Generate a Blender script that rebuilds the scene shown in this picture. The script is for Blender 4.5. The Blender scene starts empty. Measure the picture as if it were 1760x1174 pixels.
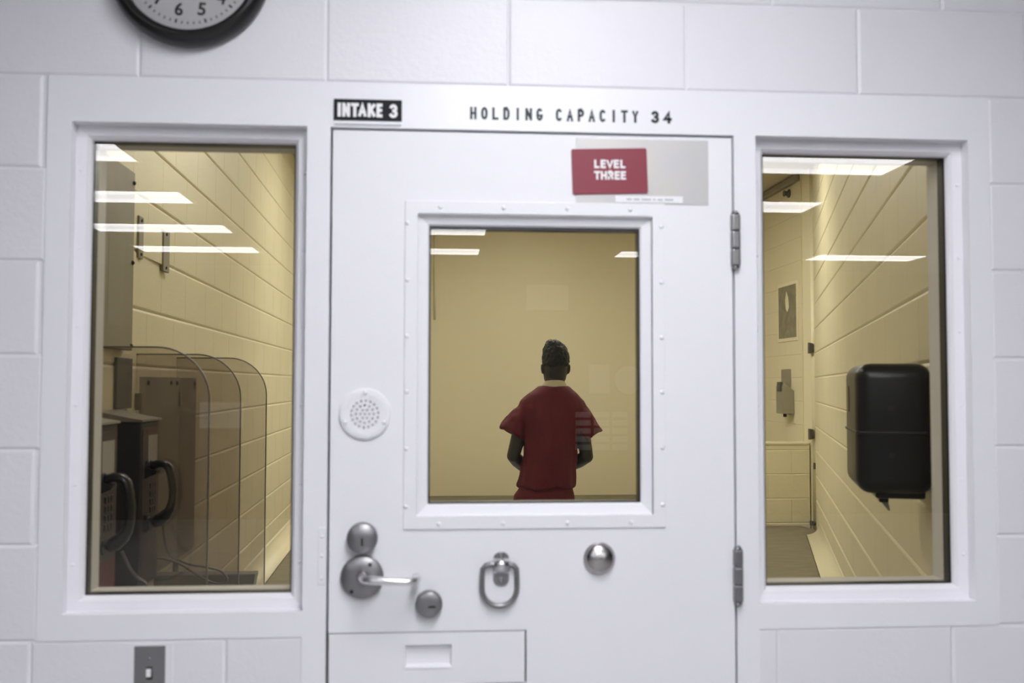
import bpy, bmesh, math, random
from mathutils import Vector, Matrix, noise
PI = math.pi
random.seed(7)
scene = bpy.context.scene
COL = scene.collection

# ------------------------------------------------------------------ camera, world, exposure
cam_d = bpy.data.cameras.new('camera')
cam = bpy.data.objects.new('camera', cam_d)
COL.objects.link(cam)
cam_d.sensor_width = 36.0
cam_d.lens = 35.0
cam_d.clip_start = 0.02
_yaw, _pitch, _roll = 0.0762474, 0.0431261, 0.0017563
_f = Vector((math.sin(_yaw)*math.cos(_pitch), math.cos(_yaw)*math.cos(_pitch), math.sin(_pitch)))
_r = Vector((math.cos(_yaw), -math.sin(_yaw), 0))
_u = _r.cross(_f)
_c, _s = math.cos(_roll), math.sin(_roll)
_r2, _u2 = _r*_c + _u*_s, _u*_c - _r*_s
_m = Matrix((( _r2.x, _u2.x, -_f.x), (_r2.y, _u2.y, -_f.y), (_r2.z, _u2.z, -_f.z))).to_4x4()
_m.translation = Vector((-0.2204, -2.2111, 1.5633))
cam.matrix_world = _m
cam_d.dof.use_dof = True
cam_d.dof.focus_distance = 5.9
cam_d.dof.aperture_fstop = 3.4
cam_d.dof.aperture_blades = 9
scene.camera = cam

world = bpy.data.worlds.new('world')
scene.world = world
world.use_nodes = True
world.node_tree.nodes['Background'].inputs[0].default_value = (0.05, 0.05, 0.055, 1)
world.node_tree.nodes['Background'].inputs[1].default_value = 0.3
scene.view_settings.view_transform = 'Standard'
scene.view_settings.look = 'None'
scene.view_settings.gamma = 1.0
scene.view_settings.use_curve_mapping = False
scene.view_settings.exposure = 0.82
scene.cycles.transparent_max_bounces = 32
scene.cycles.max_bounces = 10
scene.cycles.diffuse_bounces = 6
scene.cycles.use_denoising = True
scene.cycles.sample_clamp_indirect = 6.0

HALL_LIGHT = 7.6          # radiance of the hall's farther ceiling lenses
NEAR_LIGHT = 14.0         # radiance of the two unseen ones nearest the door, raised to light it
CELL_LIGHT = 11.6         # radiance of the cell's ceiling lenses

# ------------------------------------------------------------------ materials
def mat(name, color, rough=0.5, metal=0.0, noise_scale=0, noise_amt=0.0, bump=0.0, bump_scale=60, spec=0.5,
        color2=None, coat=0.0, aniso=0.0, stretch=None):
    m = bpy.data.materials.new(name)
    m.use_nodes = True
    nt = m.node_tree
    b = nt.nodes['Principled BSDF']
    b.inputs['Base Color'].default_value = (*color, 1)
    b.inputs['Roughness'].default_value = rough
    b.inputs['Metallic'].default_value = metal
    b.inputs['Specular IOR Level'].default_value = spec
    b.inputs['Coat Weight'].default_value = coat
    tc = nt.nodes.new('ShaderNodeTexCoord')
    src = tc.outputs['Object']
    if stretch:
        mp = nt.nodes.new('ShaderNodeMapping')
        mp.inputs['Scale'].default_value = stretch
        nt.links.new(src, mp.inputs['Vector'])
        src = mp.outputs['Vector']
    if noise_scale:
        n = nt.nodes.new('ShaderNodeTexNoise')
        n.inputs['Scale'].default_value = noise_scale
        n.inputs['Detail'].default_value = 6
        nt.links.new(src, n.inputs['Vector'])
        mix = nt.nodes.new('ShaderNodeMix')
        mix.data_type = 'RGBA'
        mix.inputs['A'].default_value = (*color, 1)
        c2 = color2 or tuple(c*(1-noise_amt) for c in color)
        mix.inputs['B'].default_value = (*c2, 1)
        rp = nt.nodes.new('ShaderNodeMapRange')
        rp.inputs['From Min'].default_value = 0.35
        rp.inputs['From Max'].default_value = 0.7
        nt.links.new(n.outputs['Fac'], rp.inputs['Value'])
        nt.links.new(rp.outputs['Result'], mix.inputs['Factor'])
        nt.links.new(mix.outputs['Result'], b.inputs['Base Color'])
    if bump:
        n2 = nt.nodes.new('ShaderNodeTexNoise')
        n2.inputs['Scale'].default_value = bump_scale
        n2.inputs['Detail'].default_value = 4
        nt.links.new(src, n2.inputs['Vector'])
        bp = nt.nodes.new('ShaderNodeBump')
        bp.inputs['Strength'].default_value = 1.0
        bp.inputs['Distance'].default_value = bump
        nt.links.new(n2.outputs['Fac'], bp.inputs['Height'])
        nt.links.new(bp.outputs['Normal'], b.inputs['Normal'])
    if aniso:
        b.inputs['Anisotropic'].default_value = aniso
        tg = nt.nodes.new('ShaderNodeTangent')
        tg.direction_type = 'RADIAL'
        tg.axis = 'Y'
        nt.links.new(tg.outputs['Tangent'], b.inputs['Tangent'])
    return m

def emis(name, color, strength):
    m = bpy.data.materials.new(name)
    m.use_nodes = True
    nt = m.node_tree
    b = nt.nodes['Principled BSDF']
    b.inputs['Base Color'].default_value = (0.8, 0.8, 0.8, 1)
    b.inputs['Emission Color'].default_value = (*color, 1)
    b.inputs['Emission Strength'].default_value = strength
    return m

def glass(name, tint, f0=0.04, rough=0.0):
    """clear sheet: what is behind it, tinted, with a Fresnel reflection of what is in front"""
    m = bpy.data.materials.new(name)
    m.use_nodes = True
    nt = m.node_tree
    for n in list(nt.nodes):
        nt.nodes.remove(n)
    N = nt.nodes.new
    out = N('ShaderNodeOutputMaterial')
    tr = N('ShaderNodeBsdfTransparent'); tr.inputs[0].default_value = (*tint, 1)
    gl = N('ShaderNodeBsdfGlossy'); gl.inputs['Roughness'].default_value = rough
    geo = N('ShaderNodeNewGeometry')
    dot = N('ShaderNodeVectorMath'); dot.operation = 'DOT_PRODUCT'
    nt.links.new(geo.outputs['Normal'], dot.inputs[0]); nt.links.new(geo.outputs['Incoming'], dot.inputs[1])
    ab = N('ShaderNodeMath'); ab.operation = 'ABSOLUTE'; nt.links.new(dot.outputs['Value'], ab.inputs[0])
    om = N('ShaderNodeMath'); om.operation = 'SUBTRACT'; om.inputs[0].default_value = 1; nt.links.new(ab.outputs[0], om.inputs[1])
    pw = N('ShaderNodeMath'); pw.operation = 'POWER'; pw.inputs[1].default_value = 5; nt.links.new(om.outputs[0], pw.inputs[0])
    ma = N('ShaderNodeMath'); ma.operation = 'MULTIPLY_ADD'; ma.inputs[1].default_value = 1-f0; ma.inputs[2].default_value = f0
    nt.links.new(pw.outputs[0], ma.inputs[0])
    mx = N('ShaderNodeMixShader')
    nt.links.new(ma.outputs[0], mx.inputs[0]); nt.links.new(tr.outputs[0], mx.inputs[1]); nt.links.new(gl.outputs[0], mx.inputs[2])
    nt.links.new(mx.outputs[0], out.inputs['Surface'])
    return m

M = dict(
    block=mat('white_block_paint', (0.785, 0.772, 0.812), 0.45, noise_scale=3, noise_amt=0.03, bump=0.0009, bump_scale=70),
    mortar=mat('white_mortar_paint', (0.785, 0.772, 0.812), 0.5, bump=0.001, bump_scale=120),
    frame=mat('white_frame_enamel', (0.83, 0.82, 0.86), 0.33, bump=0.0004, bump_scale=45),
    door=mat('white_door_enamel', (0.83, 0.82, 0.855), 0.45, spec=0.3, bump=0.0005, bump_scale=25, noise_scale=2, noise_amt=0.015),
    gasket=mat('black_gasket_rubber', (0.012, 0.012, 0.014), 0.35),
    reveal=mat('inner_frame_grey_beige_enamel', (0.58, 0.545, 0.49), 0.5),
    glass=glass('window_glass', (0.955, 0.955, 0.94)),
    acrylic=glass('smoked_acrylic', (0.835, 0.815, 0.81), 0.04, 0.04),
    acrylic_edge=mat('smoked_acrylic_edge', (0.13, 0.115, 0.10), 0.3),
    steel=mat('brushed_steel', (0.315, 0.308, 0.316), 0.42, 1.0, bump=0.0001, bump_scale=300),
    steel_bright=mat('polished_steel', (0.82, 0.81, 0.82), 0.28, 1.0),
    steel_spun=mat('spun_steel', (0.50, 0.485, 0.47), 0.26, 1.0, aniso=0.75),
    steel_plate=mat('worn_steel_plate', (0.52, 0.515, 0.525), 0.5, 0.35, noise_scale=9, noise_amt=0.1, color2=(0.56, 0.54, 0.49), bump=0.0003, bump_scale=20),
    slot=mat('dark_key_slot', (0.01, 0.01, 0.01), 0.7),
    red_sign=mat('red_magnet_vinyl', (0.235, 0.026, 0.046), 0.5),
    white_print=mat('white_print', (0.86, 0.85, 0.86), 0.5),
    black_print=mat('black_print', (0.018, 0.018, 0.022), 0.55),
    grey_print=mat('grey_print', (0.42, 0.42, 0.45), 0.6),
    black_sign=mat('black_sign_plastic', (0.014, 0.014, 0.017), 0.6, spec=0.2),
    label=mat('white_label_paper', (0.84, 0.83, 0.85), 0.5),
    clock_ring=mat('black_clock_plastic', (0.011, 0.010, 0.010), 0.28),
    dial=mat('clock_dial_paper', (0.62, 0.61, 0.66), 0.6),
    cream=mat('cream_block_paint', (0.70, 0.635, 0.43), 0.48, noise_scale=2.2, noise_amt=0.05, bump=0.0012, bump_scale=70),
    cream_smooth=mat('cream_wall_paint', (0.70, 0.635, 0.43), 0.55, noise_scale=1.1, noise_amt=0.04, bump=0.0008, bump_scale=30),
    cream_lit=mat('cream_lit_paint', (0.74, 0.68, 0.47), 0.4, bump=0.001, bump_scale=40),  # the cream wall paint lightened, brighter light put into its colour
    bench=mat('brown_bench_epoxy', (0.19, 0.165, 0.10), 0.42, noise_scale=5, noise_amt=0.4, bump=0.002, bump_scale=12, stretch=(1.0, 4.0, 1.0)),
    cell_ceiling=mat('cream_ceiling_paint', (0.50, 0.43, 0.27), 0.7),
    floor=mat('grey_floor_sealer', (0.50, 0.495, 0.49), 0.45, noise_scale=4, noise_amt=0.2),
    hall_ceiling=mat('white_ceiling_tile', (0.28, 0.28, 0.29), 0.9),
    hall_wall=mat('grey_hall_paint', (0.10, 0.10, 0.11), 0.7),
    lens=emis('hall_light_lens', (0.95, 0.955, 1.0), HALL_LIGHT),
    lens_dim=emis('hall_light_lens_middle', (0.95, 0.955, 1.0), HALL_LIGHT*0.78),
    near_lens=emis('near_light_lens', (0.95, 0.955, 1.0), NEAR_LIGHT),
    near_dim=emis('near_light_lens_middle', (0.95, 0.955, 1.0), NEAR_LIGHT*0.78),
    cell_dim=emis('cell_light_lens_middle', (1.0, 0.97, 0.88), CELL_LIGHT*0.78),
    cell_lens=emis('cell_light_lens', (1.0, 0.97, 0.88), CELL_LIGHT),
    housing=mat('white_light_housing', (0.8, 0.8, 0.8), 0.5),
    cord=mat('dull_armoured_cord', (0.10, 0.09, 0.075), 0.35, 0.6),
    card=mat('pale_card', (0.34, 0.315, 0.26), 0.6),
    board=mat('taupe_board_enamel', (0.27, 0.235, 0.165), 0.5, noise_scale=7, noise_amt=0.15),
    phone=mat('dark_phone_housing', (0.026, 0.024, 0.022), 0.42),
    phone_face=mat('phone_face_plate', (0.055, 0.038, 0.035), 0.45),
    phone_cap=mat('phone_cap_lit_metal', (0.36, 0.34, 0.29), 0.4, 0.5),  # paler than the housing, the lit slope is put into the colour
    red_card=mat('dull_red_card', (0.11, 0.028, 0.025), 0.5),
    handset=mat('black_handset_plastic', (0.007, 0.007, 0.008), 0.3, spec=0.35),
    backplate=mat('taupe_wall_plate', (0.22, 0.19, 0.15), 0.5),
    dark_plate=mat('dark_notice_plate', (0.085, 0.08, 0.072), 0.45),
    shelf=mat('grey_shelf_metal', (0.17, 0.155, 0.125), 0.42, 0.3),
    dispenser=mat('black_dispenser_plastic', (0.010, 0.010, 0.0105), 0.32, spec=0.3),
    dispenser_dark=mat('black_dispenser_seam', (0.003, 0.003, 0.003), 0.5),
    tab=mat('clear_grey_tab', (0.25, 0.24, 0.2), 0.3),
    soap=mat('dull_soap_steel', (0.36, 0.335, 0.26), 0.42, 0.6),
    mirror=mat('scratched_steel_mirror', (0.35, 0.325, 0.24), 0.42, 0.6, noise_scale=14, noise_amt=0.3),
    hinge_dark=mat('dark_stop_metal', (0.10, 0.09, 0.075), 0.45, 0.4),
    skin=mat('dark_brown_skin', (0.028, 0.0235, 0.0205), 0.5, noise_scale=30, noise_amt=0.12),
    hair=mat('black_hair', (0.007, 0.0065, 0.006), 0.65, bump=0.004, bump_scale=120),
    shirt=mat('dark_red_cotton', (0.125, 0.006, 0.013), 0.8, noise_scale=6, noise_amt=0.18, bump=0.0008, bump_scale=250),
    tee=mat('cream_cotton', (0.62, 0.55, 0.40), 0.9),
    shoe=mat('orange_canvas_shoe', (0.4, 0.12, 0.03), 0.8),
    eye=mat('eye_white', (0.6, 0.58, 0.55), 0.3),
    paper=mat('white_notice_paper', (0.75, 0.74, 0.72), 0.7),
)

# ------------------------------------------------------------------ mesh helpers
class MB:
    def __init__(self):
        self.bm = bmesh.new()
    def face(self, vs, smooth=False):
        try:
            f = self.bm.faces.new(vs); f.smooth = smooth
            return f
        except ValueError:
            return None
    def box(self, a, b, bevel=0.0, seg=2):
        t = bmesh.new()
        bmesh.ops.create_cube(t, size=1.0)
        for v in t.verts:
            v.co = Vector([a[i] + (v.co[i]+0.5)*(b[i]-a[i]) for i in range(3)])
        if bevel:
            bmesh.ops.bevel(t, geom=list(t.edges), offset=bevel, segments=seg, affect='EDGES', profile=0.5)
        self.merge(t); return self
    def merge(self, t, matrix=None):
        me = bpy.data.meshes.new('tmp'); 
        if matrix is not None: bmesh.ops.transform(t, matrix=matrix, verts=list(t.verts))
        t.to_mesh(me); t.free()
        self.bm.from_mesh(me); bpy.data.meshes.remove(me)
        return self
    def lathe(self, prof, origin, axis='Y', n=40, cap=True):
        """prof: (radius, distance along the axis towards -axis for Y)"""
        rings = []
        for r, d in prof:
            ring = []
            for k in range(n):
                a = 2*PI*k/n
                c, s = r*math.cos(a), r*math.sin(a)
                if axis == 'Y': p = (origin[0]+c, origin[1]+d, origin[2]+s)
                elif axis == 'Z': p = (origin[0]+c, origin[1]+s, origin[2]+d)
                else: p = (origin[0]+d, origin[1]+c, origin[2]+s)
                ring.append(self.bm.verts.new(p))
            rings.append(ring)
        for i in range(len(rings)-1):
            for k in range(n):
                self.face([rings[i][k], rings[i][(k+1) % n], rings[i+1][(k+1) % n], rings[i+1][k]], True)
        if cap:
            self.face(rings[0]); self.face(rings[-1])
        return self
    def tube(self, pts, rad, n=12, closed=False, flat=(1.0, 1.0)):
        pts = [Vector(p) for p in pts]
        L = len(pts)
        rads = rad if isinstance(rad, (list, tuple)) else [rad]*L
        rings = []; prev = None
        for i, p in enumerate(pts):
            if closed: t = pts[(i+1) % L] - pts[i-1]
            else: t = pts[min(i+1, L-1)] - pts[max(i-1, 0)]
            t.normalize()
            if prev is None:
                up = Vector((0, 1, 0)) if abs(t.y) < 0.9 else Vector((1, 0, 0))
                nrm = (up - t*up.dot(t)).normalized()
            else:
                nrm = (prev - t*prev.dot(t)).normalized()
            prev = nrm
            bn = t.cross(nrm)
            rings.append([self.bm.verts.new(p + nrm*(math.cos(2*PI*k/n)*rads[i]*flat[0]) + bn*(math.sin(2*PI*k/n)*rads[i]*flat[1])) for k in range(n)])
        for i in range(L if closed else L-1):
            a, b = rings[i], rings[(i+1) % L]
            for k in range(n):
                self.face([a[k], a[(k+1) % n], b[(k+1) % n], b[k]], True)
        if not closed:
            self.face(rings[0]); self.face(rings[-1])
        return self
    def ball(self, c, r, u=16, v=10):
        t = bmesh.new()
        bmesh.ops.create_uvsphere(t, u_segments=u, v_segments=v, radius=1.0)
        rr = r if isinstance(r, (tuple, list)) else (r, r, r)
        for w in t.verts:
            w.co = Vector((c[0]+w.co.x*rr[0], c[1]+w.co.y*rr[1], c[2]+w.co.z*rr[2]))
        for f in t.faces: f.smooth = True
        return self.merge(t)
    def prism(self, poly, y0, y1, bevel=0.0):
        """outline in x,z extruded from y0 to y1"""
        t = bmesh.new()
        vs = [t.verts.new((x, y0, z)) for x, z in poly]
        f = t.faces.new(vs)
        r = bmesh.ops.extrude_face_region(t, geom=[f])
        for e in r['geom']:
            if isinstance(e, bmesh.types.BMVert): e.co.y = y1
        if bevel:
            es = [e for e in t.edges if abs(e.verts[0].co.y-e.verts[1].co.y) < 1e-7]
            bmesh.ops.bevel(t, geom=es, offset=bevel, segments=2, affect='EDGES', profile=0.5)
        return self.merge(t)
    def plate(self, xs, zs, y0, y1, solid):
        """slab cut on a grid, only the cells for which solid(x, z) holds"""
        g = {}
        cells = {}
        for i in range(len(xs)-1):
            for j in range(len(zs)-1):
                cells[i, j] = solid((xs[i]+xs[i+1])/2, (zs[j]+zs[j+1])/2)
        def V(i, j, y):
            k = (i, j, y)
            if k not in g: g[k] = self.bm.verts.new((xs[i], y, zs[j]))
            return g[k]
        for (i, j), s in cells.items():
            if not s: continue
            self.face([V(i, j, y0), V(i+1, j, y0), V(i+1, j+1, y0), V(i, j+1, y0)])
            self.face([V(i, j, y1), V(i, j+1, y1), V(i+1, j+1, y1), V(i+1, j, y1)])
            for (di, dj, a, b) in ((-1, 0, (i, j), (i, j+1)), (1, 0, (i+1, j+1), (i+1, j)), (0, -1, (i+1, j), (i, j)), (0, 1, (i, j+1), (i+1, j+1))):
                if not cells.get((i+di, j+dj), False):
                    self.face([V(*a, y0), V(*b, y0), V(*b, y1), V(*a, y1)])
        return self
    def ringframe(self, rect, prof):
        """mitred rectangular frame; prof: (inset from rect, y)"""
        x0, x1, z0, z1 = rect
        rings = []
        for o, y in prof:
            rings.append([self.bm.verts.new(p) for p in ((x0+o, y, z0+o), (x1-o, y, z0+o), (x1-o, y, z1-o), (x0+o, y, z1-o))])
        for i in range(len(rings)-1):
            for k in range(4):
                self.face([rings[i][k], rings[i][(k+1) % 4], rings[i+1][(k+1) % 4], rings[i+1][k]])
        return self
    def build(self, name, m, parent=None, local=False, smooth=None, label=None):
        bmesh.ops.recalc_face_normals(self.bm, faces=list(self.bm.faces))
        if smooth is not None:
            for f in self.bm.faces: f.smooth = smooth
        if parent is not None and not local:
            w = Vector(parent.location)
            q = parent.parent
            while q is not None:
                w += Vector(q.location); q = q.parent
            bmesh.ops.translate(self.bm, vec=-w, verts=list(self.bm.verts))
        me = bpy.data.meshes.new(name)
        self.bm.to_mesh(me); self.bm.free()
        me.materials.append(m)
        o = bpy.data.objects.new(name, me)
        COL.objects.link(o)
        if parent is not None: o.parent = parent
        if label: o['label'] = label
        return o

def tag(o, label, cat, group=None):
    o['label'] = label; o['category'] = cat
    if group: o['group'] = group
    return o
def struct(o):
    o['kind'] = 'structure'; return o
def thing(name, label, cat, loc=(0, 0, 0), rotz=0, group=None):
    o = bpy.data.objects.new(name, None)
    o.empty_display_size = 0.1
    COL.objects.link(o)
    o.location = loc; o.rotation_euler = (0, 0, rotz)
    return tag(o, label, cat, group)
def copy_tree(o, parent=None):
    c = o.copy(); COL.objects.link(c); c.parent = parent
    for ch in list(o.children): copy_tree(ch, c)
    return c
def text_mb(body, width=None, height=0.02, bold=0.0, center=(0, 0), y=0.0, depth=0.0006, rot=0.0, align='CENTER', spacing=1.0):
    """flat lettering standing in the x-z plane facing -y, cap height `height`"""
    cu = bpy.data.curves.new('txt', 'FONT')
    cu.body = body; cu.size = 1.0; cu.offset = bold; cu.extrude = 0.0; cu.resolution_u = 3
    cu.space_character = spacing
    o = bpy.data.objects.new('txt', cu); COL.objects.link(o)
    bpy.context.view_layer.update()
    dg = bpy.context.evaluated_depsgraph_get()
    me = bpy.data.meshes.new_from_object(o.evaluated_get(dg))
    bpy.data.objects.remove(o); bpy.data.curves.remove(cu)
    t = bmesh.new(); t.from_mesh(me); bpy.data.meshes.remove(me)
    xs = [v.co.x for v in t.verts]; ys = [v.co.y for v in t.verts]
    x0, x1, y0, y1 = min(xs), max(xs), min(ys), max(ys)
    sz = height/(y1-y0); sx = (width/(x1-x0)) if width else sz
    ca, sa = math.cos(rot), math.sin(rot)
    for v in t.verts:
        a = (v.co.x-(x0+x1)/2)*sx; b = (v.co.y-(y0+y1)/2)*sz
        v.co = Vector((center[0]+a*ca-b*sa, y, center[1]+a*sa+b*ca))
    r = bmesh.ops.extrude_face_region(t, geom=list(t.faces))
    for e in r['geom']:
        if isinstance(e, bmesh.types.BMVert): e.co.y = y-depth
    mb = MB(); mb.merge(t); return mb
def arc(cx, cy, rx, ry, a0, a1, n=10):
    return [(cx+rx*math.cos(math.radians(a0+(a1-a0)*i/n)), cy+ry*math.sin(math.radians(a0+(a1-a0)*i/n))) for i in range(n+1)]
GLYPH = {
 'I': [[(0.5, 0), (0.5, 1)]], 'N': [[(0, 0), (0, 1)], [(0, 1), (1, 0)], [(1, 0), (1, 1)]], 'T': [[(-0.05, 1), (1.05, 1)], [(0.5, 1), (0.5, 0)]],
 'A': [[(0, 0), (0.5, 1), (1, 0)], [(0.2, 0.33), (0.8, 0.33)]], 'K': [[(0, 0), (0, 1)], [(1, 1), (0, 0.42)], [(0.3, 0.6), (1, 0)]],
 'E': [[(0.95, 1), (0, 1), (0, 0), (0.95, 0)], [(0, 0.52), (0.85, 0.52)]], 'L': [[(0, 1), (0, 0), (0.95, 0)]], 'V': [[(0, 1), (0.5, 0), (1, 1)]],
 'H': [[(0, 0), (0, 1)], [(1, 0), (1, 1)], [(0, 0.5), (1, 0.5)]],
 'R': [[(0, 0), (0, 1), (0.6, 1)]+arc(0.6, 0.75, 0.4, 0.25, 90, -90)+[(0, 0.5)], [(0.55, 0.5), (1, 0)]],
 'P': [[(0, 0), (0, 1), (0.6, 1)]+arc(0.6, 0.74, 0.4, 0.26, 90, -90)+[(0, 0.48)]],
 'O': [arc(0.5, 0.6, 0.5, 0.4, 0, 180)+arc(0.5, 0.4, 0.5, 0.4, 180, 360)+[(1, 0.6)]],
 'D': [[(0, 0), (0, 1), (0.5, 1)]+arc(0.5, 0.5, 0.5, 0.5, 90, -90)+[(0, 0)]],
 'C': [arc(0.5, 0.62, 0.5, 0.38, 38, 180)+arc(0.5, 0.38, 0.5, 0.38, 180, 322)],
 'G': [arc(0.5, 0.64, 0.5, 0.36, 42, 180)+arc(0.5, 0.36, 0.5, 0.36, 180, 345)+[(1, 0.40), (0.62, 0.40)]],
 'Y': [[(0, 1), (0.5, 0.45), (1, 1)], [(0.5, 0.45), (0.5, 0)]],
 '3': [arc(0.46, 0.75, 0.46, 0.25, 160, -90), arc(0.46, 0.26, 0.52, 0.26, 90, -160)],
 '4': [[(0.78, 0), (0.78, 1), (0, 0.3), (1.05, 0.3)]],
}
def letters(spec, height, stroke, y, depth=0.0003, center=(0, 0), rot=0.0):
    """block lettering from strokes: spec = [(char, left, width)], centred vertically on 0"""
    mb = MB(); h = height-stroke
    ca, sa = math.cos(rot), math.sin(rot)
    def W(a, b): return (center[0]+a*ca-b*sa, center[1]+a*sa+b*ca)
    lay = 0
    for ch, x0, wd in spec:
        wi = max(wd-stroke, 0.0)
        for path in GLYPH[ch]:
            P = [Vector((x0+stroke/2+px*wi, -h/2+pz*h)) for px, pz in path]
            L = []; Rr = []
            n = len(P)
            for i, p in enumerate(P):
                d1 = (P[i]-P[i-1]).normalized() if i else None
                d2 = (P[i+1]-P[i]).normalized() if i < n-1 else None
                if d1 is None or d2 is None:
                    d = d1 or d2; nn = Vector((-d.y, d.x))*stroke/2
                    ext = (d*stroke/2 if d1 is not None else -d*stroke/2)*0.98
                    if abs(d.x) > 0.2 and abs(d.y) > 0.2: ext = ext*0.6
                    p = p+ext
                else:
                    nn = (Vector((-d1.y, d1.x))+Vector((-d2.y, d2.x)))
                    nn = nn.normalized()*(stroke/2)/max(0.55, nn.length/2)
                L.append(p+nn); Rr.append(p-nn)
            lay = (lay+1) % 4
            yy = y-depth-lay*0.00003
            vl = [mb.bm.verts.new((W(*q)[0], yy, W(*q)[1])) for q in L]
            vr = [mb.bm.verts.new((W(*q)[0], yy, W(*q)[1])) for q in Rr]
            for i in range(n-1): mb.face([vl[i], vr[i], vr[i+1], vl[i+1]])
    t = mb.bm
    r = bmesh.ops.extrude_face_region(t, geom=list(t.faces))
    for e in r['geom']:
        if isinstance(e, bmesh.types.BMVert): e.co.y = y
    return mb
def loft(mb, rings, n=20):
    """rings: (cx, cy, cz, rx, ry) stacked, closed at both ends"""
    R = []
    for cx, cy, cz, rx, ry in rings:
        R.append([mb.bm.verts.new((cx+rx*math.cos(2*PI*k/n), cy+ry*math.sin(2*PI*k/n), cz)) for k in range(n)])
    for i in range(len(R)-1):
        for k in range(n):
            mb.face([R[i][k], R[i][(k+1) % n], R[i+1][(k+1) % n], R[i+1][k]], True)
    mb.face(R[0]); mb.face(R[-1])
    return mb
def fuse(mb, voxel, smooth=4):
    """one continuous skin over the overlapping shapes in mb"""
    bmesh.ops.recalc_face_normals(mb.bm, faces=list(mb.bm.faces))
    me = bpy.data.meshes.new('tmp'); mb.bm.to_mesh(me); mb.bm.free()
    o = bpy.data.objects.new('tmp', me); COL.objects.link(o)
    md = o.modifiers.new('r', 'REMESH'); md.mode = 'VOXEL'; md.voxel_size = voxel; md.use_smooth_shade = True
    sm = o.modifiers.new('s', 'SMOOTH'); sm.iterations = smooth; sm.factor = 0.5
    bpy.context.view_layer.update()
    dg = bpy.context.evaluated_depsgraph_get()
    me2 = bpy.data.meshes.new_from_object(o.evaluated_get(dg))
    bpy.data.objects.remove(o); bpy.data.meshes.remove(me)
    out = MB(); out.bm.from_mesh(me2); bpy.data.meshes.remove(me2)
    for f in out.bm.faces: f.smooth = True
    return out

# ------------------------------------------------------------------ block walls
CH, CW = 0.2032, 0.4064
def blocks(mb, P0, U, N, s0, s1, z0, z1, shift=0.0, holes=(), gz=0.0028, gs=0.0028, dep=0.004):
    """pillowed concrete blocks laid in running bond on the plane P0 + s*U, facing N"""
    P0, U, N = Vector(P0), Vector(U), Vector(N)
    def P(s, z, d): return P0 + U*s + N*d + Vector((0, 0, z))
    def block(a, b, c, d):
        if b-a < 0.012 or d-c < 0.012: return
        rings = []
        for k, dd in ((0.12, -dep), (1.0, -dep*0.42), (2.1, 0.0)):
            rings.append([mb.bm.verts.new(P(s, z, dd)) for s, z in ((a+gs*k, c+gz*k), (b-gs*k, c+gz*k), (b-gs*k, d-gz*k), (a+gs*k, d-gz*k))])
        for i in range(2):
            for k in range(4):
                mb.face([rings[i][k], rings[i][(k+1) % 4], rings[i+1][(k+1) % 4], rings[i+1][k]])
        mb.face(rings[2])
    r = int(math.floor(z0/CH+1e-6))
    while r*CH < z1-1e-6:
        c, d = max(z0, r*CH), min(z1, (r+1)*CH)
        off = shift + (CW/2 if r % 2 == 0 else 0)
        k = math.floor((s0-off)/CW)
        while off+k*CW < s1:
            a, b = max(s0, off+k*CW), min(s1, off+(k+1)*CW)
            segs = [(a, b)]
            for (h0, h1, q0, q1) in holes:
                if c < q1-0.02 and d > q0+0.02:
                    ns = []
                    for (p, q) in segs:
                        if h1 <= p or h0 >= q: ns.append((p, q)); continue
                        if h0 > p: ns.append((p, h0))
                        if h1 < q: ns.append((h1, q))
                    segs = ns
            for p, q in segs: block(p, q, c, d)
            k += 1
        r += 1
    return mb

# ================================================================== FRONT WALL WITH DOOR AND TWO SIDE LIGHTS
FX, FT, FB = 1.064, 2.235, 1.016        # frame half width, head, side-light foot
DW = 0.505                               # door jamb outer edge
def in_frame(x, z):
    return (abs(x) < FX and FB < z < FT) or (abs(x) < DW and z < FT)
w = MB()
w.plate([-5.2, -FX, -DW, DW, FX, 6.6], [0, FB, FT, 3.6], 0.004, 0.135, lambda x, z: not in_frame(x, z))
wall = struct(w.build('wall_front', M['mortar']))
w = MB()
blocks(w, (0, 0, 0), (1, 0, 0), (0, -1, 0), -3.0, 3.0, 0.0, 2.94, shift=-0.06, holes=((-FX, FX, FB, FT), (-DW, DW, 0, FT)))
w.build('block_face', M['block'], wall)
bf = wall.children[0]
# cell-side paint of the front wall
w = MB()
w.plate([-1.30, -FX-0.001, -DW, DW, FX-0.02, 1.035], [0, FB, FT, 3.4], 0.1355, 0.139, lambda x, z: not in_frame(x, z))
w.build('cell_side_paint', M['cream_smooth'], wall)

# hollow metal frame: one welded piece round both panes and the door
RX0, RX1, RZ0, RZ1 = 0.507, 1.0125, 1.071, 2.134
DX, DT = 0.456, 2.1335
w = MB()
def fr(x, z):
    if not in_frame(x, z): return False
    if RX0 < abs(x) < RX1 and RZ0 < z < RZ1: return False
    if abs(x) < DX and z < DT: return False
    return True
w.plate([-FX, -RX1, -RX0, -DX, DX, RX0, RX1, FX], [0, FB, RZ0, DT, RZ1, FT], -0.0015, 0.135, fr)
trim = struct(w.build('trim_1', M['frame']))
w = MB()
for sx in (-1, 1):
    w.box((min(sx*DX, sx*0.43), 0.052, 0), (max(sx*DX, sx*0.43), 0.135, DT))
w.box((-DX, 0.052, 2.108), (DX, 0.135, DT))
w.build('door_stop', M['frame'], trim)
w = MB()
w.box((-0.474, -0.0035, 1.128), (-0.4565, -0.001, 1.252), 0.001)
sp = w.build('strike_plate', M['frame'], trim)
for z in (1.142, 1.19, 1.232):
    w = MB(); w.lathe([(0.004, 0.0), (0.0035, -0.0015), (0.001, -0.0022)], (-0.4655, -0.0035, z), n=12); w.build('screw', M['frame'], sp)
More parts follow.
